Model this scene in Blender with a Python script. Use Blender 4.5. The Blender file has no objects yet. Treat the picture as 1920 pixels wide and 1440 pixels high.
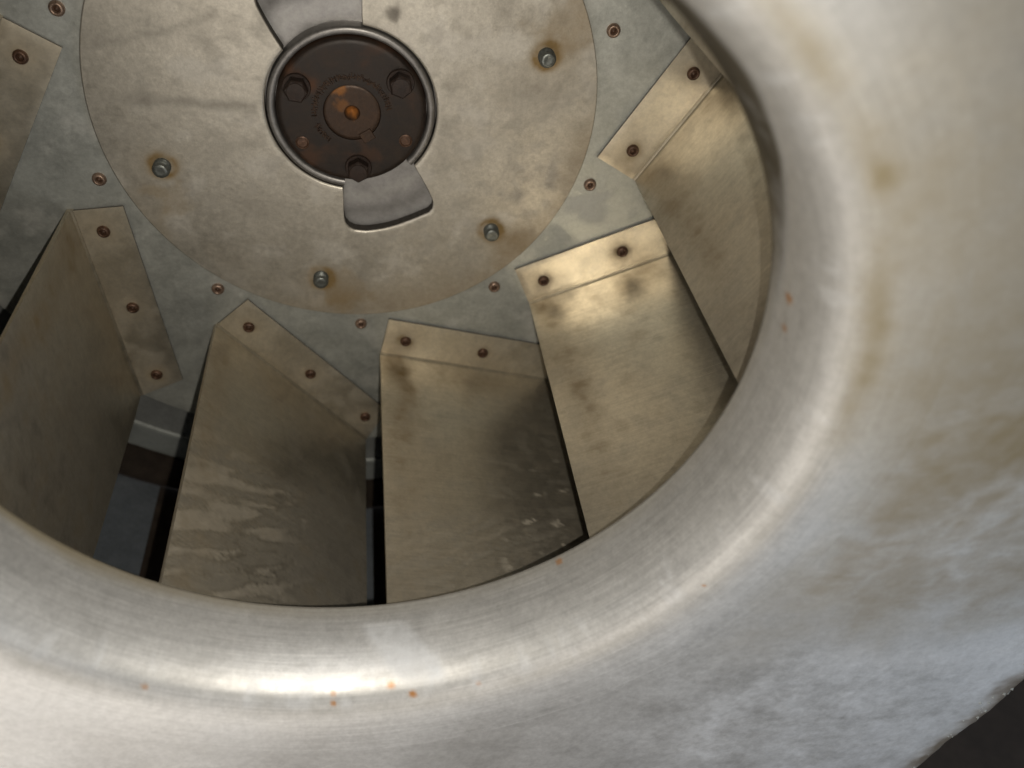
import bpy, bmesh, math, random
from mathutils import Vector, Matrix, noise
from math import sin, cos, pi, radians, hypot, atan2, sqrt, exp

# ------------------------------------------------------------------ scene, camera, lights
S = 0.25                      # metres per unit of the fan's own frame (hub disc radius = 1)
HC = 1.0                      # height of the fan axis above the floor
scene = bpy.context.scene
C = scene.collection
random.seed(7)

def FW(x, y, z):              # fan frame (z = axis, towards the intake) -> world
    return Vector((S*x, -S*z, HC + S*y))

def FV(v):
    return Vector((v[0], -v[2], v[1]))

cam_d = bpy.data.cameras.new('camera')
cam = bpy.data.objects.new('camera', cam_d)
C.objects.link(cam)
cr = FV((0.9846248, 0.1129971, 0.1332126)); cu = FV((0.0, 0.762599, -0.6468715)); cb = FV((-0.1746824, 0.6369258, 0.7508739))
CAM = (0.0305833, 1.4266916, 3.4260493)
M = Matrix((cr, cu, cb)).transposed().to_4x4()
M.translation = FW(*CAM)
cam.matrix_world = M
cam_d.sensor_width = 36.0
cam_d.lens = 1607.42/1920*36
cam_d.clip_start = 0.02
cam_d.clip_end = 100
cam_d.dof.use_dof = True
cam_d.dof.focus_distance = 0.84
cam_d.dof.aperture_fstop = 3.2
scene.camera = cam

w = bpy.data.worlds.new('World'); scene.world = w
w.use_nodes = True
w.node_tree.nodes['Background'].inputs[0].default_value = (0.80, 0.90, 1.0, 1)
w.node_tree.nodes['Background'].inputs[1].default_value = 0.14

def lamp(name, kind, loc, target, power, col, **kw):
    d = bpy.data.lights.new(name, kind); o = bpy.data.objects.new(name, d); C.objects.link(o)
    o.location = loc
    o.rotation_euler = (Vector(target)-Vector(loc)).to_track_quat('-Z', 'Y').to_euler()
    d.energy = power; d.color = col
    for k, v in kw.items(): setattr(d, k, v)
    return o
# the phone's own flash, a finger's width beside its lens
lamp('phone_flash', 'SPOT', FW(0.16, 1.40, 3.47), FW(0.28, -0.55, 1.2), 16.5, (1.0, 0.93, 0.81), spot_size=radians(112), spot_blend=1.0, shadow_soft_size=0.0035)
# added area fills from unseen sources: low, front, overhead, and cool on the right
lamp('low_fill', 'AREA', (-0.45, -1.05, 0.12), FW(-0.3, -1.9, 1.95), 4.6, (1.0, 0.94, 0.87), shape='RECTANGLE', size=1.0, size_y=0.45)  # added fill that brightens the side plate's lower left
lamp('front_fill', 'AREA', (-0.35, -2.3, 0.50), FW(-0.1, -1.2, 1.9), 6.5, (1.0, 0.92, 0.82), shape='RECTANGLE', size=1.5, size_y=0.9)  # added fill that lifts the dark line below the flare's crest
lamp('overhead_fill', 'AREA', (-0.15, -0.62, 3.0), FW(-0.15, -1.2, 1.9), 21.0, (0.97, 0.98, 1.0), shape='RECTANGLE', size=1.8, size_y=0.7)  # added fill that gives the lower flare a broad sheen
lamp('cool_fill', 'AREA', (1.2, -1.5, 0.10), FW(1.7, -1.8, 1.95), 7.5, (0.70, 0.83, 1.0), shape='RECTANGLE', size=1.2, size_y=0.7)  # added cool fill for the plate's bluish lower right

scene.view_settings.view_transform = 'Standard'
scene.view_settings.look = 'None'
scene.view_settings.exposure = 0.0
scene.view_settings.gamma = 1.0

# ------------------------------------------------------------------ materials
def material(name, base, base2, metallic=0.8, rough=0.42, drough=0.12, mottle=18.0, fine=160.0, bump=0.06,
             stain_col=(0.16, 0.10, 0.035), pale_col=(0.62, 0.60, 0.56), dark_col=(0.05, 0.045, 0.04),
             brush=None, brush_amt=0.0, spots=0.0, spot_col=(0.3, 0.13, 0.03), aniso=0.0, mid=(0.35, 0.68), grain=0.10):
    m = bpy.data.materials.new(name); m.use_nodes = True
    nt = m.node_tree; N = nt.nodes; L = nt.links
    b = N['Principled BSDF']
    tc = N.new('ShaderNodeTexCoord')
    oi = N.new('ShaderNodeObjectInfo')
    off = N.new('ShaderNodeVectorMath'); off.operation = 'MULTIPLY_ADD'
    off.inputs[1].default_value = (7.3, 3.1, 5.7)
    L.new(oi.outputs['Random'], off.inputs[0])
    L.new(tc.outputs['Object'], off.inputs[2])
    co = off.outputs[0]
    def nz(scale, detail=6, rough_=0.62, vec=co, dist=0.0):
        n = N.new('ShaderNodeTexNoise'); n.inputs['Scale'].default_value = scale
        n.inputs['Detail'].default_value = detail; n.inputs['Roughness'].default_value = rough_
        n.inputs['Distortion'].default_value = dist
        L.new(vec, n.inputs['Vector']); return n.outputs['Fac']
    def rng(f, a, b_, c=0.0, d=1.0):
        r = N.new('ShaderNodeMapRange'); r.inputs[1].default_value = a; r.inputs[2].default_value = b_
        r.inputs[3].default_value = c; r.inputs[4].default_value = d; L.new(f, r.inputs[0]); return r.outputs[0]
    def mix(f, a, b_, blend='MIX'):
        x = N.new('ShaderNodeMix'); x.data_type = 'RGBA'; x.blend_type = blend
        for s, v in ((0, f), (6, a), (7, b_)):
            if hasattr(v, 'is_linked') or hasattr(v, 'links'): L.new(v, x.inputs[s])
            elif s == 0: x.inputs[s].default_value = v
            else: x.inputs[s].default_value = (*v, 1)
        return x.outputs[2]
    def mth(op, a, b_):
        x = N.new('ShaderNodeMath'); x.operation = op
        for i, v in enumerate((a, b_)):
            if isinstance(v, (int, float)): x.inputs[i].default_value = v
            else: L.new(v, x.inputs[i])
        return x.outputs[0]
    def attr(nm):
        a = N.new('ShaderNodeAttribute'); a.attribute_name = nm; return a.outputs['Fac']
    big = nz(mottle, 7, 0.66, dist=0.6)
    med = nz(mottle*4.3, 5, 0.6)
    fin = nz(fine, 4, 0.6)
    mo = mth('ADD', mth('MULTIPLY', big, 0.62), mth('MULTIPLY', med, 0.38))
    col = mix(rng(mo, *mid), base, base2)
    height = mth('ADD', mth('MULTIPLY', fin, 0.6), mth('MULTIPLY', med, 0.5))
    rf = rng(mo, 0.3, 0.7, rough-drough, rough+drough)
    if brush is not None:       # fine rolling or spinning lines along the sheet, read from the UV map
        uv = N.new('ShaderNodeUVMap'); uv.uv_map = 'UVMap'
        mp = N.new('ShaderNodeMapping'); mp.inputs['Scale'].default_value = (brush[0], brush[1], 1)
        L.new(uv.outputs[0], mp.inputs[0])
        ad = N.new('ShaderNodeVectorMath'); ad.operation = 'ADD'
        L.new(mp.outputs[0], ad.inputs[0]); L.new(oi.outputs['Random'], ad.inputs[1])
        br = nz(1.0, 6, 0.7, vec=ad.outputs[0])
        mp2 = N.new('ShaderNodeMapping'); mp2.inputs['Scale'].default_value = (brush[0]*1.6, brush[1]*1.5, 1); mp2.inputs['Rotation'].default_value = (0, 0, 0.10)
        L.new(uv.outputs[0], mp2.inputs[0])
        ad2 = N.new('ShaderNodeVectorMath'); ad2.operation = 'ADD'
        L.new(mp2.outputs[0], ad2.inputs[0]); L.new(oi.outputs['Random'], ad2.inputs[1])
        sc = mth('MULTIPLY', rng(nz(1.0, 2, 0.5, vec=ad2.outputs[0]), 0.69, 0.76), rng(nz(5.0, 2), 0.5, 0.6))
        bf = rng(br, 0.3, 0.7)
        col = mix(brush_amt, col, mix(bf, tuple(0.72*c for c in base), tuple(min(1, 1.18*c) for c in base2)))
        col = mix(mth('MULTIPLY', sc, 0.45), col, tuple(min(1, 1.35*c) for c in base2))
        rf = mth('ADD', rf, mth('MULTIPLY', mth('SUBTRACT', br, 0.5), 0.25*brush_amt+0.1))
        height = mth('ADD', height, mth('MULTIPLY', br, 1.0))
    gr = rng(mth('ADD', mth('MULTIPLY', fin, 0.6), mth('MULTIPLY', nz(fine*2.6, 2), 0.4)), 0.36, 0.64, 1.0-grain, 1.0+grain)
    gc = N.new('ShaderNodeCombineColor')
    for i_ in range(3): L.new(gr, gc.inputs[i_])
    col = mix(1.0, col, gc.outputs[0], 'MULTIPLY')
    st = attr('stain'); pa = attr('pale'); dk = attr('dirt'); ru = attr('rust')
    stf = rng(mth('ADD', st, mth('MULTIPLY', mth('SUBTRACT', mo, 0.5), mth('MULTIPLY', st, 1.3))), 0.0, 1.0)
    paf = rng(mth('ADD', pa, mth('MULTIPLY', mth('SUBTRACT', fin, 0.5), mth('MULTIPLY', pa, 0.9))), 0.05, 1.0)
    dkf = rng(mth('ADD', dk, mth('MULTIPLY', mth('SUBTRACT', med, 0.5), mth('MULTIPLY', dk, 0.9))), 0.0, 1.0)
    if spots > 0:
        vo = N.new('ShaderNodeTexVoronoi'); vo.inputs['Scale'].default_value = 34; L.new(co, vo.inputs['Vector'])
        sp = rng(vo.outputs['Distance'], 0.05, 0.11, spots, 0.0)
        gate = rng(nz(9.0, 2), 0.56, 0.62)
        col = mix(mth('MULTIPLY', sp, gate), col, spot_col)
    col = mix(paf, col, pale_col)
    col = mix(dkf, col, dark_col)
    col = mix(stf, col, stain_col)
    col = mix(ru, col, (0.46, 0.19, 0.03))
    L.new(col, b.inputs['Base Color'])
    met = mth('MULTIPLY', mth('SUBTRACT', 1.0, mth('MULTIPLY', stf, 0.6)), mth('SUBTRACT', 1.0, mth('MAXIMUM', mth('MULTIPLY', paf, 0.6), mth('MULTIPLY', dkf, 0.95))))
    L.new(mth('MULTIPLY', met, metallic), b.inputs['Metallic'])
    L.new(mth('SUBTRACT', 0.5, mth('MULTIPLY', dkf, 0.42)), b.inputs['Specular IOR Level'])
    rr = mth('ADD', rf, mth('MULTIPLY', mth('MAXIMUM', mth('MAXIMUM', stf, paf), dkf), 0.25))
    L.new(rr, b.inputs['Roughness'])
    b.inputs['Anisotropic'].default_value = aniso
    bp = N.new('ShaderNodeBump'); bp.inputs['Strength'].default_value = bump; bp.inputs['Distance'].default_value = 0.002
    L.new(height, bp.inputs['Height']); L.new(bp.outputs[0], b.inputs['Normal'])
    return m

MAT = {}
MAT['disc'] = material('disc_steel', (0.48, 0.445, 0.38), (0.60, 0.56, 0.485), 0.75, 0.43, 0.08, 24, 190, 0.14, grain=0.12, dark_col=(0.20, 0.18, 0.155), pale_col=(0.68, 0.65, 0.60), stain_col=(0.24, 0.16, 0.065))
MAT['galv'] = material('galvanised_plate', (0.42, 0.43, 0.40), (0.57, 0.58, 0.54), 0.65, 0.48, 0.08, 26, 220, 0.12, dark_col=(0.2,0.205,0.19))
MAT['blade'] = material('blade_sheet', (0.50, 0.45, 0.36), (0.58, 0.53, 0.43), 0.84, 0.335, 0.05, 8, 150, 0.035, brush=(2.5, 85.0), brush_amt=0.32,
                        stain_col=(0.19, 0.125, 0.045), pale_col=(0.50, 0.45, 0.37))
MAT['flange'] = material('flange_sheet', (0.76, 0.69, 0.56), (0.84, 0.77, 0.64), 0.90, 0.40, 0.08, 12, 150, 0.05,
                         stain_col=(0.24, 0.16, 0.06))
MAT['cast'] = material('grey_cast_plate', (0.30, 0.29, 0.282), (0.40, 0.388, 0.378), 0.6, 0.42, 0.08, 20, 200, 0.05)
MAT['collar'] = material('collar_steel', (0.21, 0.20, 0.19), (0.31, 0.297, 0.285), 0.75, 0.44, 0.1, 40, 200, 0.08)
MAT['wall'] = material('dark_edge', (0.09, 0.078, 0.066), (0.16, 0.14, 0.12), 0.5, 0.42, 0.1, 60, 240, 0.1)
MAT['hub'] = material('rusty_black_iron', (0.013, 0.0088, 0.0066), (0.034, 0.0205, 0.013), 0.25, 0.52, 0.08, 40, 240, 0.12, stain_col=(0.09, 0.036, 0.014))
MAT['rust'] = material('dark_rust_bolt', (0.018, 0.013, 0.011), (0.045, 0.026, 0.018), 0.4, 0.5, 0.1, 90, 320, 0.25, stain_col=(0.35, 0.14, 0.03))
MAT['shaft'] = material('shaft_iron', (0.035, 0.022, 0.015), (0.075, 0.042, 0.025), 0.5, 0.45, 0.1, 60, 260, 0.2, stain_col=(0.34, 0.13, 0.022))
MAT['rivet'] = material('coppery_rivet', (0.19, 0.125, 0.09), (0.42, 0.30, 0.23), 0.65, 0.40, 0.1, 160, 500, 0.2)
MAT['pit'] = material('rivet_hollow', (0.04, 0.022, 0.015), (0.13, 0.065, 0.035), 0.3, 0.6, 0.1, 200, 500, 0.2)
MAT['rivet2'] = material('dark_rivet', (0.055, 0.03, 0.02), (0.17, 0.095, 0.06), 0.5, 0.45, 0.1, 160, 500, 0.2)
MAT['stud'] = material('zinc_stud', (0.13, 0.142, 0.132), (0.25, 0.258, 0.242), 0.75, 0.36, 0.1, 120, 400, 0.15)
MAT['bell'] = material('spun_aluminium', (0.49, 0.48, 0.46), (0.60, 0.59, 0.57), 0.66, 0.49, 0.06, 9, 140, 0.06, brush=(2.2, 110.0), brush_amt=0.34,
                       stain_col=(0.225, 0.188, 0.118), pale_col=(0.68, 0.70, 0.73), dark_col=(0.075, 0.064, 0.046))
MAT['plate'] = material('aluminium_plate', (0.49, 0.48, 0.46), (0.60, 0.59, 0.57), 0.66, 0.49, 0.06, 9, 140, 0.06,
                        stain_col=(0.225, 0.188, 0.118), pale_col=(0.68, 0.70, 0.73), dark_col=(0.15, 0.13, 0.105))
MAT['casing'] = material('grey_casing', (0.22, 0.225, 0.22), (0.34, 0.35, 0.34), 0.4, 0.5, 0.1, 16, 180, 0.08)
MAT['casing2'] = material('light_grey_casing', (0.36, 0.38, 0.365), (0.48, 0.50, 0.48), 0.4, 0.5, 0.1, 16, 180, 0.08)
MAT['liner'] = material('blue_grey_liner', (0.14, 0.16, 0.185), (0.23, 0.255, 0.285), 0.35, 0.5, 0.1, 12, 180, 0.08)
MAT['rustband'] = material('rusty_band', (0.022, 0.014, 0.010), (0.075, 0.055, 0.04), 0.2, 0.7, 0.1, 12, 180, 0.2)
MAT['floor'] = material('floor_dirt', (0.035, 0.027, 0.022), (0.07, 0.054, 0.044), 0.0, 0.8, 0.1, 5, 60, 0.4)

# ------------------------------------------------------------------ mesh helpers (fan units in, metres out)
class MB:
    def __init__(s): s.v = []; s.f = []; s.uv = {}; s.at = {'stain': {}, 'pale': {}, 'dirt': {}, 'rust': {}}; s.smooth = True
    def vert(s, x, y, z, uv=None, **at):
        s.v.append((x*S, y*S, z*S)); i = len(s.v)-1
        if uv: s.uv[i] = uv
        for k, v in at.items():
            if v > 0: s.at[k][i] = v
        return i
    def face(s, *i): s.f.append(i)
    def build(s, name, mat, parent=None, sharp=35):
        me = bpy.data.meshes.new(name)
        me.from_pydata(s.v, [], s.f)
        bm = bmesh.new(); bm.from_mesh(me); bmesh.ops.recalc_face_normals(bm, faces=bm.faces); bm.to_mesh(me); bm.free()
        if s.uv:
            ul = me.uv_layers.new(name='UVMap')
            for l in me.loops: ul.data[l.index].uv = s.uv.get(l.vertex_index, (0, 0))
        for k, d in s.at.items():
            if d:
                a = me.attributes.new(k, 'FLOAT', 'POINT')
                for i, v in d.items(): a.data[i].value = min(1.0, v)
        for mm in (mat if isinstance(mat, (list, tuple)) else [mat]): me.materials.append(mm)
        me.polygons.foreach_set('use_smooth', [True]*len(me.polygons))
        me.set_sharp_from_angle(angle=radians(sharp))
        o = bpy.data.objects.new(name, me); C.objects.link(o)
        if parent: o.parent = parent
        return o

def lathe(mb, prof, n=48, a0=0.0, a1=2*pi, cx=0.0, cy=0.0, z0=0.0, cap0=False, cap1=False, fn=None):
    full = abs(a1-a0-2*pi) < 1e-6
    cnt = n if full else n+1
    rings = []
    for j in range(cnt):
        a = a0+(a1-a0)*j/n
        row = []
        for k, (r, z) in enumerate(prof):
            x, y, zz = cx+r*cos(a), cy+r*sin(a), z0+z
            kw = fn(x, y, zz, a, k) if fn else {}
            row.append(mb.vert(x, y, zz, **kw))
        rings.append(row)
    m = len(prof)
    for j in range(n):
        A, B = rings[j], rings[(j+1) % cnt]
        for k in range(m-1): mb.face(A[k], B[k], B[k+1], A[k+1])
    if cap0: mb.face(*[r[0] for r in rings])
    if cap1: mb.face(*[r[-1] for r in rings])
    if not full:
        if cap0 != 'open': mb.face(*rings[0]); mb.face(*rings[-1])

def prism(mb, pts, z0, z1, bev=0.0):
    """closed outline pts extruded z0..z1 with a bevelled top edge"""
    n = len(pts); cx = sum(p[0] for p in pts)/n; cy = sum(p[1] for p in pts)/n
    def ring(z, ins):
        o = []
        for i in range(n):
            p0, p, p1 = pts[i-1], pts[i], pts[(i+1) % n]
            e0 = Vector((p[0]-p0[0], p[1]-p0[1])).normalized(); e1 = Vector((p1[0]-p[0], p1[1]-p[1])).normalized()
            nn = Vector((-(e0.y+e1.y), e0.x+e1.x))
            nn = nn/max(0.2, (nn.length**2)/2)
            if nn.dot(Vector((cx-p[0], cy-p[1]))) < 0 and ins: pass
            o.append(mb.vert(p[0]+nn.x*ins*sg, p[1]+nn.y*ins*sg, z))
        return o
    area = sum(pts[i-1][0]*pts[i][1]-pts[i][0]*pts[i-1][1] for i in range(n))
    sg = 1 if area > 0 else -1
    rs = [ring(z0, 0), ring(z1-bev, 0)]
    if bev: rs.append(ring(z1, bev))
    for a, b in zip(rs, rs[1:]):
        for i in range(n): mb.face(a[i], a[(i+1) % n], b[(i+1) % n], b[i])
    mb.face(*rs[0]); mb.face(*rs[-1])

def fbm(x, y, s=1.0, seed=0.0, o=4):
    return noise.fractal(Vector((x*s, y*s, seed)), 0.9, 2.0, o)      # about -1..1

def ss(a, b, x):
    t = max(0.0, min(1.0, (x-a)/(b-a))); return t*t*(3-2*t)

def blob(x, y, cx, cy, r, rag=0.5, seed=0.0):
    d = hypot(x-cx, y-cy)/r + rag*fbm(x, y, 2.2/r*0.5, seed)
    return 1-ss(0.5, 1.1, d)

def empty(name, label, cat, loc=(0, 0, 0), rot=(0, 0, 0), group=None):
    o = bpy.data.objects.new(name, None); C.objects.link(o)
    o.location = loc; o.rotation_euler = rot; o.empty_display_size = 0.1
    o['label'] = label; o['category'] = cat
    if group: o['group'] = group
    return o

# ------------------------------------------------------------------ the setting: floor
mb = MB()
q = [mb.vert(-80, -80, 0), mb.vert(80, -80, 0), mb.vert(80, 80, 0), mb.vert(-80, 80, 0)]
mb.face(*q)
fl = mb.build('floor', MAT['floor']); fl['kind'] = 'structure'

# ------------------------------------------------------------------ the fan housing
house = empty('fan_housing', 'large sheet-metal fan housing with a flared round intake around the wheel', 'fan housing', FW(0, 0, 0), (pi/2, 0, 0))

TZ, TR = 1.600, 1.146
RP, PZ = 1.480, 1.955
def bez(p, t):
    a, b, c, d = p; u = 1-t
    return (u**3*a[0]+3*u*u*t*b[0]+3*u*t*t*c[0]+t**3*d[0], u**3*a[1]+3*u*u*t*b[1]+3*u*t*t*c[1]+t**3*d[1])
BELL = [bez(((1.146, 1.60), (1.146, 1.72), (1.172, 1.838), (1.212, 1.888)), k/34) for k in range(34)]+[bez(((1.212, 1.888), (1.252, 1.938), (1.330, 1.953), (1.480, 1.955)), k/26) for k in range(27)]
def bell_z(r):                # height of the flare where its radius is r
    for (r0, z0), (r1, z1) in zip(BELL, BELL[1:]):
        if r0 <= r <= r1: return z0+(z1-z0)*(r-r0)/(r1-r0+1e-9)
    return BELL[-1][1]
RUST = [(x, y, z or bell_z(hypot(x, y)), q, st) for x, y, z, q, st in ((-0.615, -1.07, 0, .012, .55), (-0.056, -1.212, 0, .012, .5), (-0.055, -1.235, 0, .011, .8), (0.131, -1.198, 0, .015, .65), (0.205, -1.215, 0, .014, .9),
        (0.42, -1.165, 0, .009, .4), (0.706, -0.901, 1.625, .014, .7), (1.122, 0.262, 1.714, .018, .75), (1.137, 0.172, 1.717, .014, .6), (1.075, -0.66, 0, .006, .8))]
def film(x, y, r):            # tan film and wash marks shared by the flare's outer part and the side plate
    n1 = fbm(x, y, 2.2, 1.0); n2 = fbm(x, y, 5.0, 4.0, 5); n4 = fbm(x*1.3+0.4*n1, y, 11.0, 13.0, 5)
    low = 1-ss(-1.1, 0.0, y); right = ss(0.7, 1.5, x); out = ss(1.24, 1.36, r)
    at = {'stain': 0.0, 'pale': 0.0, 'dirt': 0.0}
    n6 = fbm(x+0.3*n4, 0.55*y, 20.0, 17.0, 5); n3 = fbm(x-y*0.7, y+x*0.4, 3.0, 7.0, 5)
    mid = 1-ss(0.25, 1.0, abs(y+0.30+0.25*n1)); far = ss(1.3, 1.6, r)
    at['pale'] += out*low*(right*max(0, 0.24+0.22*n2+0.16*n4+0.16*n6)+0.10*(1-right)*(1+n1))
    at['dirt'] += right*mid*far*max(0, 0.36+0.18*n3+0.12*n4+0.06*n6)
    at['stain'] += right*mid*far*max(0, 0.38+0.25*n3+0.18*n4)
    at['stain'] += out*0.72*ss(0.7, 1.2, x)*ss(-0.5, 0.35, y)*(0.85+0.2*n1)
    return at, n1, n2, n4
mb = MB()
NA, NP = 900, len(BELL)-1
rows = []
for j in range(NA):
    a = 2*pi*j/NA
    ca, sa = cos(a), sin(a)
    row = []
    nA = fbm(ca*2, sa*2, 1.5); nB = fbm(a*4, 2.0, 1.0, 5.0)
    left = 0.35+0.65*ss(-0.2, 0.9, -ca)
    upr = ss(-0.35, 0.4, sin(a-0.25))*ss(-0.2, 0.3, ca)
    a_ = (a+pi) % (2*pi)-pi
    uplim = 0.04+0.09*ss(-0.4, 0.2, a_)+0.36*ss(0.25, 0.85, a_)
    arc0 = (a-radians(281))
    for k, (r, z) in enumerate(BELL):
        x, y = r*ca, r*sa
        t = (z-TZ)/0.355; g = (r-1.235)           # height up the throat; distance past the crest
        at = {'stain': 0.0, 'pale': 0.0, 'dirt': 0.0}
        # brown film at the throat's narrow end, heavier lower left; upper-right shade painted in
        at['dirt'] += 0.42*left*(1-ss(0.0, 0.22+0.07*nA, t))+1.0*upr*(1-ss(uplim, uplim+0.16+0.05*nA, t))
        at['stain'] += 0.85*left*(1-ss(0.02, 0.20+0.06*nA, t))
        arc = arc0*r
        wp = 0.22*(t-0.55)
        at['pale'] += 0.40*(1-ss(0.05, 0.11, abs(arc+0.04-wp)))*ss(0.12, 0.3, t)*(1-ss(0.7, 0.9, t))
        at['dirt'] += 0.12*(1-ss(0.06, 0.2, abs(arc-0.22-wp)))*ss(0.1, 0.3, t)*(1-ss(0.6, 0.95, t))
        n1 = fbm(a*14, t*1.6, 1.0, 3.0); n2 = fbm(a*5, t*5+a, 1.0, 9.0, 5)
        at['pale'] += 0.25*ss(0.0, 0.6, n1)*ss(0.4, 0.8, t)*(1-ss(0.0, 0.05, g))
        at['dirt'] += 0.10*ss(0.05, 0.6, n2)*(1-ss(0.8, 1.0, t))
        at['dirt'] += 0.09*exp(-((g-0.02-0.01*nB)/0.012)**2)*ss(-0.2, 0.4, nB)
        at['stain'] += 0.16*exp(-((g-0.03)/0.02)**2)*ss(-0.3, 0.4, nA)
        at['stain'] += 0.75*exp(-((g-0.045-0.015*nB)/0.045)**2)*ss(-0.25, 0.2, sa)*ss(0.4, 0.75, ca)*max(0, 0.75+0.5*n2)
        if sa < 0.4 and (sa < -0.4 or ca > 0.8):
            for px, py, pz, rr, st in RUST:
                d = sqrt((x-px)**2+(y-py)**2+(z-pz)**2)
                if d < rr*1.6: at['rust'] = max(at.get('rust', 0), st*(1-ss(0.35, 1.3, d/rr+0.35*fbm(x, y, 60, 3.0))))
        if r > 1.24:
            for q_, v_ in film(x, y, r)[0].items(): at[q_] += v_
        row.append(mb.vert(x, y, z, uv=(a, t*0.35+max(0, g)), **at))
    # rim lip turned back behind the throat
    row.insert(0, mb.vert((TR+0.012)*cos(a), (TR+0.012)*sin(a), TZ-0.004, uv=(a, 0)))
    row.insert(0, mb.vert((TR+0.02)*cos(a), (TR+0.02)*sin(a), TZ+0.01, uv=(a, 0)))
    rows.append(row)
for j in range(NA):
    A, B = rows[j], rows[(j+1) % NA]
    for k in range(len(A)-1): mb.face(A[k], B[k], B[k+1], A[k+1])
bell = mb.build('intake_bell', MAT['bell'], house, 80)
# side plate with the intake hole
OUT = [(2.80, 3.0), (2.74, 0.6), (2.66, -0.6), (2.535, -1.285), (2.517, -1.38), (2.50, -1.52), (2.44, -1.75), (2.385, -2.015), (2.2, -2.55), (1.9, -3.0), (1.2, -3.2), (-2.9, -3.2), (-2.9, 3.0)]
def outline(a):
    dx, dy = cos(a), sin(a); best = None
    for i in range(len(OUT)):
        (x0, y0), (x1, y1) = OUT[i-1], OUT[i]
        ex, ey = x1-x0, y1-y0; den = dx*ey-dy*ex
        if abs(den) < 1e-9: continue
        t = (x0*ey-y0*ex)/den; u = (x0*dy-y0*dx)/den
        if t > 0 and -1e-6 <= u <= 1+1e-6: best = t if best is None else min(best, t)
    return best
mb = MB(); rows = []
NA2, NR = 720, 50
for j in range(NA2):
    a = 2*pi*j/NA2; R1 = outline(a)+0.02*fbm(a*10, 1.0, 1.0, 8.0, 2); row = []
    for k in range(NR+1):
        f = k/NR; r = RP+(R1-RP)*f
        x, y = r*cos(a), r*sin(a)
        at, n1, n2, n4 = film(x, y, r); right = ss(0.7, 1.5, x)
        at['dirt'] += 1.0*ss(0.92, 1.0, f+0.03*n2+0.03*n4)*right
        row.append(mb.vert(x, y, PZ+0.0, uv=(x, y), **at))
    for q_, (dr, dz) in enumerate(((0.012, 0.006), (0.03, 0.02), (0.05, 0.045), (0.075, 0.075), (0.10, 0.10), (0.11, 0.16), (0.05, 0.16))):
        jr = 0.15*dr*fbm(a*16, q_*1.7, 1.0, 3.0, 4); x, y = (R1+dr+jr)*cos(a), (R1+dr+jr)*sin(a)
        row.append(mb.vert(x, y, PZ-dz+0.008*fbm(a*40, q_*2.3, 1.0, 6.0, 4), uv=(x, y), dirt=0.75+0.5*fbm(a*30, q_, 1.0, 5.0)))
    rows.append(row)
for j in range(NA2):
    A, B = rows[j], rows[(j+1) % NA2]
    for k in range(len(A)-1): mb.face(A[k], B[k], B[k+1], A[k+1])
mb.build('side_plate', MAT['plate'], house, 60)

# gritty dirt caught along the plate's edge
mb = MB(); rg = random.Random(5)
for i in range(150):
    a = radians(rg.uniform(-47, -22)); R1 = outline(a)+rg.gauss(0.02, 0.045); s_ = rg.uniform(0.004, 0.016)
    x, y = R1*cos(a), R1*sin(a); z = PZ-0.006-max(0, R1-outline(a))*0.95
    top = mb.vert(x, y, z+s_*0.9); ring = [mb.vert(x+s_*rg.uniform(.7, 1.3)*cos(b_), y+s_*rg.uniform(.7, 1.3)*sin(b_), z) for b_ in (0, 1.25, 2.5, 3.8, 5.0)]
    for q_ in range(5): mb.face(top, ring[q_], ring[(q_+1) % 5])
o = mb.build('edge_grit', MAT['casing2'], house); o['kind'] = 'stuff'

# scroll wall, back wall and what shows of them between the vanes
SR = 2.80
mb = MB(); lathe(mb, [(SR, -0.32), (SR, PZ-0.02), (SR+0.02, PZ-0.02), (SR+0.02, -0.32)], 120); mb.build('scroll_wall', MAT['rustband'], house)
for a0, a1 in ((-150, -114.3), (-111.2, -87.75), (-84.0, -40)):
    mb = MB(); lathe(mb, [(SR-0.006, -0.29), (SR-0.03, -0.29), (SR-0.03, 1.7), (SR-0.006, 1.7)], 24, radians(a0), radians(a1)); mb.build('liner_plate', MAT['liner'], house)
mb = MB(); lathe(mb, [(0.30, -0.30), (2.325, -0.30), (2.325, -0.34), (0.30, -0.34)], 120); mb.build('back_wall', MAT['casing'], house)
mb = MB(); lathe(mb, [(2.327, -0.30), (2.334, -0.288), (2.345, -0.285), (2.36, -0.29), (2.525, -0.315), (2.525, -0.34), (2.327, -0.34)], 120); mb.build('back_rib', MAT['casing2'], house)
mb = MB(); lathe(mb, [(2.53, -0.30), (2.77, -0.30), (2.77, -0.34), (2.53, -0.34)], 120); mb.build('rusty_band', MAT['rustband'], house)

# ------------------------------------------------------------------ the fan wheel
imp = empty('fan_impeller', 'round fan impeller with angled sheet vanes and a rusty dark hub inside the intake', 'fan impeller', FW(0, 0, 0), (pi/2, 0, 0))

# back plate
mb = MB(); NA3, NR3 = 300, 30; rows = []
for j in range(NA3):
    a = 2*pi*j/NA3; row = []
    for k in range(NR3+1):
        r = 0.6+(1.8625-0.6)*k/NR3; x, y = r*cos(a), r*sin(a)
        n2 = fbm(x, y, 4.0, 11.0)
        row.append(mb.vert(x, y, 0, pale=0.35*ss(0.1, 0.6, n2), dirt=0.25*ss(0.1, 0.6, -n2)+0.5*blob(x, y, -0.795, -1.585, .06, .4)))
    row.append(mb.vert(1.8625*cos(a), 1.8625*sin(a), -0.014)); row.append(mb.vert(0.6*cos(a), 0.6*sin(a), -0.014))
    rows.append(row)
for j in range(NA3):
    A, B = rows[j], rows[(j+1) % NA3]
    for k in range(len(A)-1): mb.face(A[k], B[k], B[k+1], A[k+1])
plate = mb.build('back_plate', MAT['galv'], imp)

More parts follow.
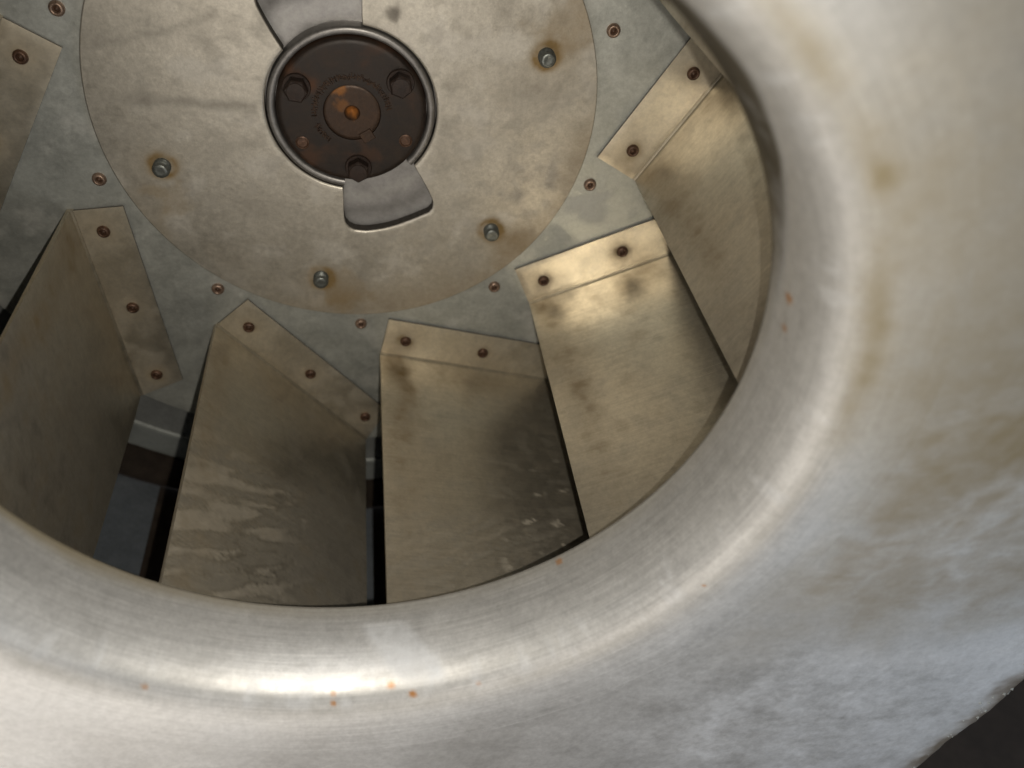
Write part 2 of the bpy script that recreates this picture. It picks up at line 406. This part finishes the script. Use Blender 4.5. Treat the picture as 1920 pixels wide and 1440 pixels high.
def rivet_mesh(name, r, h, mat, pit):
    mb = MB()
    lathe(mb, [(r*1.0, 0), (r*1.0, h*0.35), (r*0.92, h*0.7), (r*0.75, h*0.95), (r*0.6, h), (r*0.48, h*0.85), (r*0.42, h*0.2)], 20)
    o = mb.build(name, mat, None, 80)
    me = o.data; bpy.data.objects.remove(o)
    mb = MB(); lathe(mb, [(r*0.43, h*0.22), (r*0.30, h*0.30), (r*0.20, h*0.55), (0.001, h*0.62)], 12)
    o = mb.build('rivet_core', pit, None, 80); mc = o.data; bpy.data.objects.remove(o)
    return me, mc
RV_M, RV_C = rivet_mesh('rivet', 0.0285, 0.018, MAT['rivet'], MAT['pit'])
RV2_M, RV2_C = rivet_mesh('rivet', 0.0275, 0.017, MAT['rivet2'], MAT['pit'])
for me in (RV_M, RV2_M):
    pass
RV_M.materials.append(MAT['pit']); RV2_M.materials.append(MAT['pit'])

def join_core(me, mc):        # the hollow's floor joined to the rivet, in its own material slot
    bm = bmesh.new(); bm.from_mesh(me); n0 = len(bm.faces); bm.from_mesh(mc)
    bm.faces.ensure_lookup_table()
    for f in bm.faces[n0:]: f.material_index = 1
    bm.to_mesh(me); bm.free()
join_core(RV_M, RV_C); join_core(RV2_M, RV2_C)

def put(name, me, parent, x, y, z, rz=0.0, tilt=0.0):
    o = bpy.data.objects.new(name, me); C.objects.link(o); o.parent = parent
    o.location = (x*S, y*S, z*S); o.rotation_euler = (tilt, 0, rz)
    return o
for k in range(10):
    a = radians(163.86+36*k)
    put('rivet', RV_M, plate, 1.0907*cos(a), 1.0907*sin(a), 0.0005, k*1.3, random.uniform(-.06, .06))

# vanes: one bent sheet each, its flange riveted to the back plate
V0 = Vector((-1.24637, 0.26733)); U0 = Vector((-1.74797, -0.63321)); CI = Vector((-1.05534, 0.16568)); CO = Vector((-1.518, -0.675))
RVT = [(-1.20562, 0.12407), (-1.39400, -0.22775), (-1.59008, -0.57762)]
FL = (U0-V0).length; FD = (U0-V0).normalized(); FN = Vector((-FD.y, FD.x))
if FN.dot(CI-V0) < 0: FN = -FN          # towards the flange
TH = 0.017; ZB = 1.55
def make_blade(k):
    rot = radians(36*k)
    sd = 3.7*k
    mb = MB(); NU, NV = 64, 120
    prof = [(0.012, TH), (0.0035, TH+0.0005), (0.0009, TH+0.0015), (0.0, TH+0.004)]     # inside fillet of the bend
    zs = [TH+0.004+(ZB-TH-0.004)*(i/NV) for i in range(1, NV+1)]
    sect = prof+[(0.0, z) for z in zs]
    front = []
    for i in range(NU+1):
        u = i/NU; p = V0+FD*(FL*u); row = []
        for n_, z in sect:
            v = z/ZB; s = FL*u
            at = {'stain': 0.0, 'pale': 0.0, 'dirt': 0.0}
            n1 = fbm(s*2.0, z*1.6, 1.3, sd); n2 = fbm(s*1.7+0.2*n1, (z+0.5*s)*11.5+0.3*n1, 1.7, sd+5, 6); n3 = fbm(s*11, (z+0.4*s)*16, 1.0, sd+9, 3)
            wob = 0.05*n1
            band = exp(-((s-0.10-wob)/0.075)**2)
            n4 = fbm(s*5, z*5, 2.2, sd+2, 6)
            at['stain'] += (0.70 if k < 4 else 0.48)*band*max(0, 0.62+0.3*n1+0.4*n4)*(1-0.6*ss(0.35, 0.8, v))
            at['stain'] += 0.45*exp(-((z-0.10)/0.10)**2)*(0.4+n1)*(1-ss(0.5, 0.9, u))
            at['stain'] += 0.16*ss(0.1, 0.7, n4)
            at['dirt'] += 0.14*ss(0.1, 0.7, -n4)
            if k == 2:        # dried water marks
                reg = ss(0.40, 0.5, v)*(1-ss(0.55, 0.85, u+0.15*n1))
                at['pale'] += 0.6*reg*ss(-0.25, 0.3, n2+0.05)
                at['dirt'] += 0.38*reg*ss(0.10, 0.32, -n2)
                at['dirt'] += 0.55*ss(0.40, 0.8, u)*ss(0.2, 0.6, v)  # darker towards the outer corner at the intake end
                at['pale'] += 0.9*ss(0.50, 0.58, n3)*ss(0.5, 0.7, u)*ss(0.3, 0.5, v)
            elif k == 1:
                at['dirt'] += 0.62*ss(0.05, 0.7, v)*(0.95+0.15*n1)  # this vane darkens towards its intake end
                at['stain'] += 0.25*ss(0.5, 1.0, v)*ss(-0.2, 0.5, n1)
            elif k == 3:
                at['pale'] += 0.8*ss(0.55, 0.62, n3)*ss(0.4, 0.6, u)*ss(0.3, 0.5, v)
                reg = ss(0.60, 0.72, v)*(1-ss(0.7, 1.0, u))
                at['pale'] += 0.22*reg*ss(-0.2, 0.4, n2)
                at['dirt'] += 0.25*reg*ss(0.0, 0.4, -n2)
            else:
                at['pale'] += 0.15*ss(0.1, 0.5, n2)
            w_ = n_+0.0065*fbm(s*1.4, z*1.3, 1.0, sd+20, 2)*ss(0.0, 0.25, z)
            row.append(mb.vert(p.x+FN.x*w_, p.y+FN.y*w_, z, uv=(s, z), **at))
        front.append(row)
    m = len(sect)
    for i in range(NU):
        for j in range(m-1): mb.face(front[i][j], front[i+1][j], front[i+1][j+1], front[i][j+1])
    # rear skin and edges
    def pt(u, n_, z):
        p = V0+FD*(FL*u); return mb.vert(p.x+FN.x*n_, p.y+FN.y*n_, z, uv=(FL*u, z), stain=0.35)
    b00, b10, b11, b01 = pt(0, -TH, 0.0005), pt(1, -TH, 0.0005), pt(1, -TH, ZB), pt(0, -TH, ZB)
    f00, f10 = pt(0, 0.012, 0.0005), pt(1, 0.012, 0.0005)
    mb.face(b00, b01, b11, b10)
    mb.face(b01, *[front[i][-1] for i in range(NU+1)], b11)
    mb.face(b00, f00, *front[0], b01)
    mb.face(b10, b11, *reversed(front[-1]), f10)
    mb.face(b00, b10, f10, f00)
    mb.face(f00, f10, *[front[i][0] for i in range(NU, -1, -1)])
    bl = mb.build('blade', MAT['blade'], imp, 30)
    bl.rotation_euler = (0, 0, rot)
    # flange: subdivided sheet with stains round its rivets
    mb = MB(); NI, NJ = 60, 12; g = []
    a0, a1, c0, c1 = V0+FN*0.0125, U0+FN*0.0125, CI, CO
    for i in range(NI+1):
        row = []
        for j in range(NJ+1):
            f, h = i/NI, j/NJ
            p = (a0*(1-f)+a1*f)*(1-h)+(c0*(1-f)+c1*f)*h
            st = 0.0
            for q_, (rx, ry) in enumerate(RVT):
                dv = p-Vector((rx, ry))
                st += (0.45+0.55*((q_*37+k*53) % 10)/9)*exp(-(dv.length/0.045)**2)*(0.7+0.6*fbm(p.x, p.y, 20, sd+q_))
                t_ = dv.dot(Vector((cos(rot), -sin(rot))))       # sideways run of the stain
                st += 0.22*exp(-(dv.length/0.10)**2)
            st += 0.35*(1-ss(0.0, 0.12, f))*(0.5+fbm(p.x, p.y, 6, sd))
            n2 = fbm(p.x, p.y, 7.0, sd)
            row.append(mb.vert(p.x, p.y, TH+0.0022*fbm(p.x*3, p.y*3, 1.0, sd+30, 2) if 0 < i < NI and 0 < j < NJ else TH-0.0018, stain=st, dirt=0.14*ss(0.0, 0.5, n2)*(1.6 if k in (1, 2) else 0.6)*ss(0.35, 0.7, f), pale=0.15*ss(0.1, .6, -n2)))
        g.append(row)
    for i in range(NI):
        for j in range(NJ): mb.face(g[i][j], g[i+1][j], g[i+1][j+1], g[i][j+1])
    rim = [g[i][0] for i in range(NI+1)]+[g[NI][j] for j in range(1, NJ+1)]+[g[i][NJ] for i in range(NI-1, -1, -1)]+[g[0][j] for j in range(NJ-1, 0, -1)]
    low = []
    for v in rim:
        x, y, z = mb.v[v]; mb.v.append((x, y, 0.0065*S)); low.append(len(mb.v)-1)
    n = len(rim)
    for i in range(n): mb.face(rim[i], low[i], low[(i+1) % n], rim[(i+1) % n])
    mb.face(*low)
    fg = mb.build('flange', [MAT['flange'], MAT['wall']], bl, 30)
    for f_ in fg.data.polygons[NI*NJ:]: f_.material_index = 1  # cut edges darkened to outline the flange
    for (rx, ry) in RVT:
        put('rivet', RV2_M, bl, rx, ry, TH+0.0003, random.uniform(0, 6), random.uniform(-.1, .1))
    return bl
for k in range(10): make_blade(k)

# front shroud ring that carries the vanes' other ends
mb = MB(); lathe(mb, [(1.215, ZB+0.004), (1.8625, ZB+0.004), (1.8625, ZB+0.016), (1.215, ZB+0.016)], 96); mb.build('shroud_ring', MAT['galv'], imp)

# hub disc with its two lobed cut-outs
CUT = [(-96.6, .342), (-96.0, .37), (-95.3, .42), (-94.6, .475), (-93.4, .510), (-91.5, .530), (-89, .541), (-84.3, .548), (-75, .547), (-65, .544), (-58, .547), (-53.5, .552), (-51, .545), (-49.3, .530), (-48.0, .510), (-46.5, .47), (-44.6, .42), (-43.2, .385), (-42.2, .36), (-41.2, .342)]
RH = 0.340
def rin(a):
    d = (math.degrees(a)+180) % 360-180
    for o in (0, 180):
        e = (d+o+180) % 360-180
        if CUT[0][0] <= e <= CUT[-1][0]:
            for (x0, y0), (x1, y1) in zip(CUT, CUT[1:]):
                if x0 <= e <= x1: return y0+(y1-y0)*(e-x0)/(x1-x0)
    return RH
ZD = 0.057
STUD = [radians(19.7+60*k) for k in range(6)]; RS = 0.8036
mb = MB(); NA4, NR4 = 720, 40; rows = []
for j in range(NA4):
    a = 2*pi*j/NA4; r0 = rin(a); row = []
    x, y = r0*cos(a), r0*sin(a)
    row.append(mb.vert(x, y, 0.003, dirt=0.85)); row.append(mb.vert(x, y, ZD-0.006, dirt=0.75)); row.append(mb.vert((r0+.004)*cos(a), (r0+.004)*sin(a), ZD-0.0015, pale=0.9*ss(radians(-75), radians(-56), (a+pi) % (2*pi)-pi)*(1-ss(radians(-50), radians(-46), (a+pi) % (2*pi)-pi))))
    for k in range(NR4+1):
        r = (r0+0.009)+(1.0-0.004-(r0+0.009))*k/NR4; x, y = r*cos(a), r*sin(a)
        n1 = fbm(x, y, 1.6, 21.0); n2 = fbm(x, y, 5.0, 25.0, 5)
        st = 0.0; dk = 0.0
        for q_, sa in enumerate(STUD):
            sx, sy = RS*cos(sa), RS*sin(sa); d = hypot(x-sx, y-sy)
            st += 1.0*exp(-((d-0.046)/0.020)**2)*(0.5+0.5*ss(-.4, .4, fbm(x, y, 9, q_)))+0.35*exp(-(d/0.11)**2)*(0.5+n2)
        # brown film near the rim along the bottom and right, drip above the right-hand stud
        st += 0.34*ss(0.80, 1.0, r+0.12*n1)*ss(-0.15, 0.35, n1+0.25*cos(a+radians(60)))*ss(-0.35, 0.3, cos(a+radians(62)))
        st += 0.4*blob(x, y, 0.83, 0.40, .15, .6, 2.0)+0.34*blob(x, y, -0.02, -0.86, .14, .7, 3.0)+0.35*blob(x, y, -0.75, -0.42, .09, .7, 4.0)+0.16*blob(x, y, 0.70, -0.58, .14, .7, 6.0)
        st += 0.25*ss(0.05, 0.6, n1)*ss(0.0, 0.6, x)
        dk += 0.5*(1-ss(0.0, 0.035, abs(y-0.00-0.02*n2)))*ss(-1.0, -0.85, x)*(1-ss(-0.45, -0.34, x)) if x < 0 else 0.0
        dk += 0.6*blob(x, y, 0.152, 0.388, .035, .3, 5.0)
        dk += 0.24*ss(0.0, 0.6, fbm(x, y, 11.0, 27.0, 6))+0.2*ss(.05, .6, n2)
        dk += 0.75*(1-ss(0.0, 0.012, abs(y+0.66+0.12*(x+.3)+0.02*n2)))*ss(-0.5, -0.36, x)*(1-ss(-0.30, -0.2, x))
        dk += 0.25*(1-ss(0.0, 0.03, abs(y-0.30-0.3*(x+0.6)-0.02*n1)))*(1-ss(-0.55, -0.45, x))
        row.append(mb.vert(x, y, ZD, stain=st, dirt=dk, pale=0.30*ss(0.05, 0.6, -n2)))
    row.append(mb.vert(cos(a), sin(a), ZD-0.004, dirt=.5)); row.append(mb.vert(cos(a), sin(a), 0.0006, dirt=0.8))
    rows.append(row)
for j in range(NA4):
    A, B = rows[j], rows[(j+1) % NA4]
    for k in range(len(A)-1): mb.face(A[k], B[k], B[k+1], A[k+1])
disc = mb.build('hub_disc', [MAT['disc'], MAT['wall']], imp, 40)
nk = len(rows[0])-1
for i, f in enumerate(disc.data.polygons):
    if i % nk == 0: f.material_index = 1  # dark oxide on the cut-out walls

# protruding zinc stud ends
mb = MB()
pr = [(0.034, 0.0)]
zz = 0.0
for i in range(5):
    pr += [(0.034, zz+0.003), (0.0305, zz+0.006)]; zz += 0.009
pr += [(0.030, zz+0.004), (0.024, zz+0.009), (0.014, zz+0.0075), (0.001, zz+0.007)]
lathe(mb, pr, 24)
o = mb.build('stud', MAT['stud'], disc, 60); SM = o.data; bpy.data.objects.remove(o)
for i, a in enumerate(STUD): put('stud', SM, disc, RS*cos(a), RS*sin(a), ZD, i*1.1, 0)

# plate seen in the cut-outs
def tabfn(x, y, z, a, k):
    n1 = fbm(x, y, 6.0, 41.0); r = hypot(x, y)
    return {'dirt': 0.42*exp(-((r-0.475-0.02*n1)/0.03)**2)+0.25*ss(0.1, 0.6, n1)+0.4*ss(0.53, 0.56, r), 'pale': 0.30*exp(-((r-0.40)/0.035)**2)*(0.7+0.5*n1)}  # rings of tone: darker midway and outside, paler inside
mb = MB(); lathe(mb, [(0.001, 0.0035), (0.25, 0.0035)]+[(0.30+0.285*i/24, 0.0035) for i in range(25)]+[(0.585, 0.001)], 160, fn=tabfn); mb.build('hub_plate', MAT['cast'], imp)
# bright collar round the bushing, broken at the lower cut-out
mb = MB(); lathe(mb, [(0.301, 0.004), (0.301, 0.050)]+[(0.3165-0.0155*cos(pi*i/10), 0.050+0.012*sin(pi*i/10)) for i in range(1, 10)]+[(0.332, 0.046), (0.336, 0.030), (0.336, 0.004)], 120, radians(-42), radians(264)); mb.build('hub_collar', MAT['collar'], imp, 60)

# bushing: dark rusty flange with stamped ring, three hex bolts, jack holes, keyed shaft end
mb = MB()
def hubfn(x, y, z, a, k):
    st = 0.55*blob(x, y, -0.20, 0.11, .07, .6, 1)+0.45*blob(x, y, -0.17, -0.19, .05, .7, 2)+0.35*ss(0.2, 0.7, fbm(x, y, 9, 3.0))
    if z < 0.06: st += 0.30
    return {'stain': st}
pf = [(0.299, 0.011), (0.297, 0.050), (0.292, 0.066), (0.284, 0.073)]+[(0.284-0.165*i/12, 0.074) for i in range(1, 13)]+[(0.114, 0.0735), (0.1125, 0.071), (0.1125, 0.02)]
lathe(mb, pf, 120, fn=hubfn)
bush = mb.build('hub_bushing', MAT['hub'], imp, 40)
mb = MB()
random.seed(3)
for i in range(54):                         # worn stamped characters round the bore, too worn to read
    d = 10+i*4.2
    if d > 190 and not 200 < d < 236: continue
    a = radians(d); r = 0.148
    for s_ in range(3):
        da = random.uniform(-0.012, 0.012); l = random.uniform(0.006, 0.012); w_ = 0.0018; rc = r+random.uniform(-0.006, 0.006)
        th = random.choice((0, 0, pi/2, 0.5))
        c = Vector((rc*cos(a+da), rc*sin(a+da))); t = Vector((cos(a+th), sin(a+th))); nn = Vector((-t.y, t.x))
        prism(mb, [tuple(c+t*l+nn*w_), tuple(c-t*l+nn*w_), tuple(c-t*l-nn*w_), tuple(c+t*l-nn*w_)], 0.0735, 0.0775, 0.0008)
o = mb.build('stamping', MAT['shaft'], bush, 30); o['kind'] = 'stuff'
mb = MB()
lathe(mb, [(0.1115, 0.0), (0.1115, 0.069), (0.108, 0.0715)]+[(0.108-0.076*i/8, 0.072) for i in range(1, 9)]+[(0.028, 0.068), (0.018, 0.048), (0.001, 0.035)], 64,
      fn=lambda x, y, z, a, k: {'stain': 0.35*blob(x, y, -0.045, 0.03, .03, .6, 4)+0.9*blob(x, y, 0.0, 0.0, .026, .3, 4)+0.6*blob(x, y, -.05, .095, .03, .5, 6)})  # orange glint in the centre hole painted in, besides the rust patches
sh = mb.build('shaft', MAT['shaft'], imp, 40)
mb = MB(); ka = radians(-57); t = Vector((cos(ka), sin(ka))); nn = Vector((-t.y, t.x)); c = t*0.108
prism(mb, [tuple(c+t*.026+nn*.026), tuple(c-t*.02+nn*.026), tuple(c-t*.02-nn*.026), tuple(c+t*.026-nn*.026)], 0.02, 0.0765, 0.002); mb.build('shaft_key', MAT['shaft'], sh, 30)
for i, d in enumerate((-84, 36, 156)):
    a = radians(d); cx, cy = 0.232*cos(a), 0.232*sin(a)
    mb = MB()
    lathe(mb, [(0.055, 0.074), (0.055, 0.080), (0.052, 0.084), (0.02, 0.084)], 32, cx=cx, cy=cy)
    hx = [(cx+0.047*cos(radians(60*q_+12*i+30)), cy+0.047*sin(radians(60*q_+12*i+30))) for q_ in range(6)]
    prism(mb, hx, 0.083, 0.128, 0.005)
    lathe(mb, [(0.036, 0.1275), (0.034, 0.131), (0.001, 0.132)], 24, cx=cx, cy=cy)
    mb.build('bolt', MAT['rust'], bush, 30)
for d in (-146, -26):
    a = radians(d); cx, cy = 0.240*cos(a), 0.240*sin(a)
    mb = MB(); lathe(mb, [(0.027, 0.074), (0.027, 0.078), (0.023, 0.080), (0.020, 0.078), (0.019, 0.0745), (0.012, 0.0745), (0.001, 0.0755)], 24, cx=cx, cy=cy); mb.build('jack_hole', MAT['rivet2'], bush, 60)
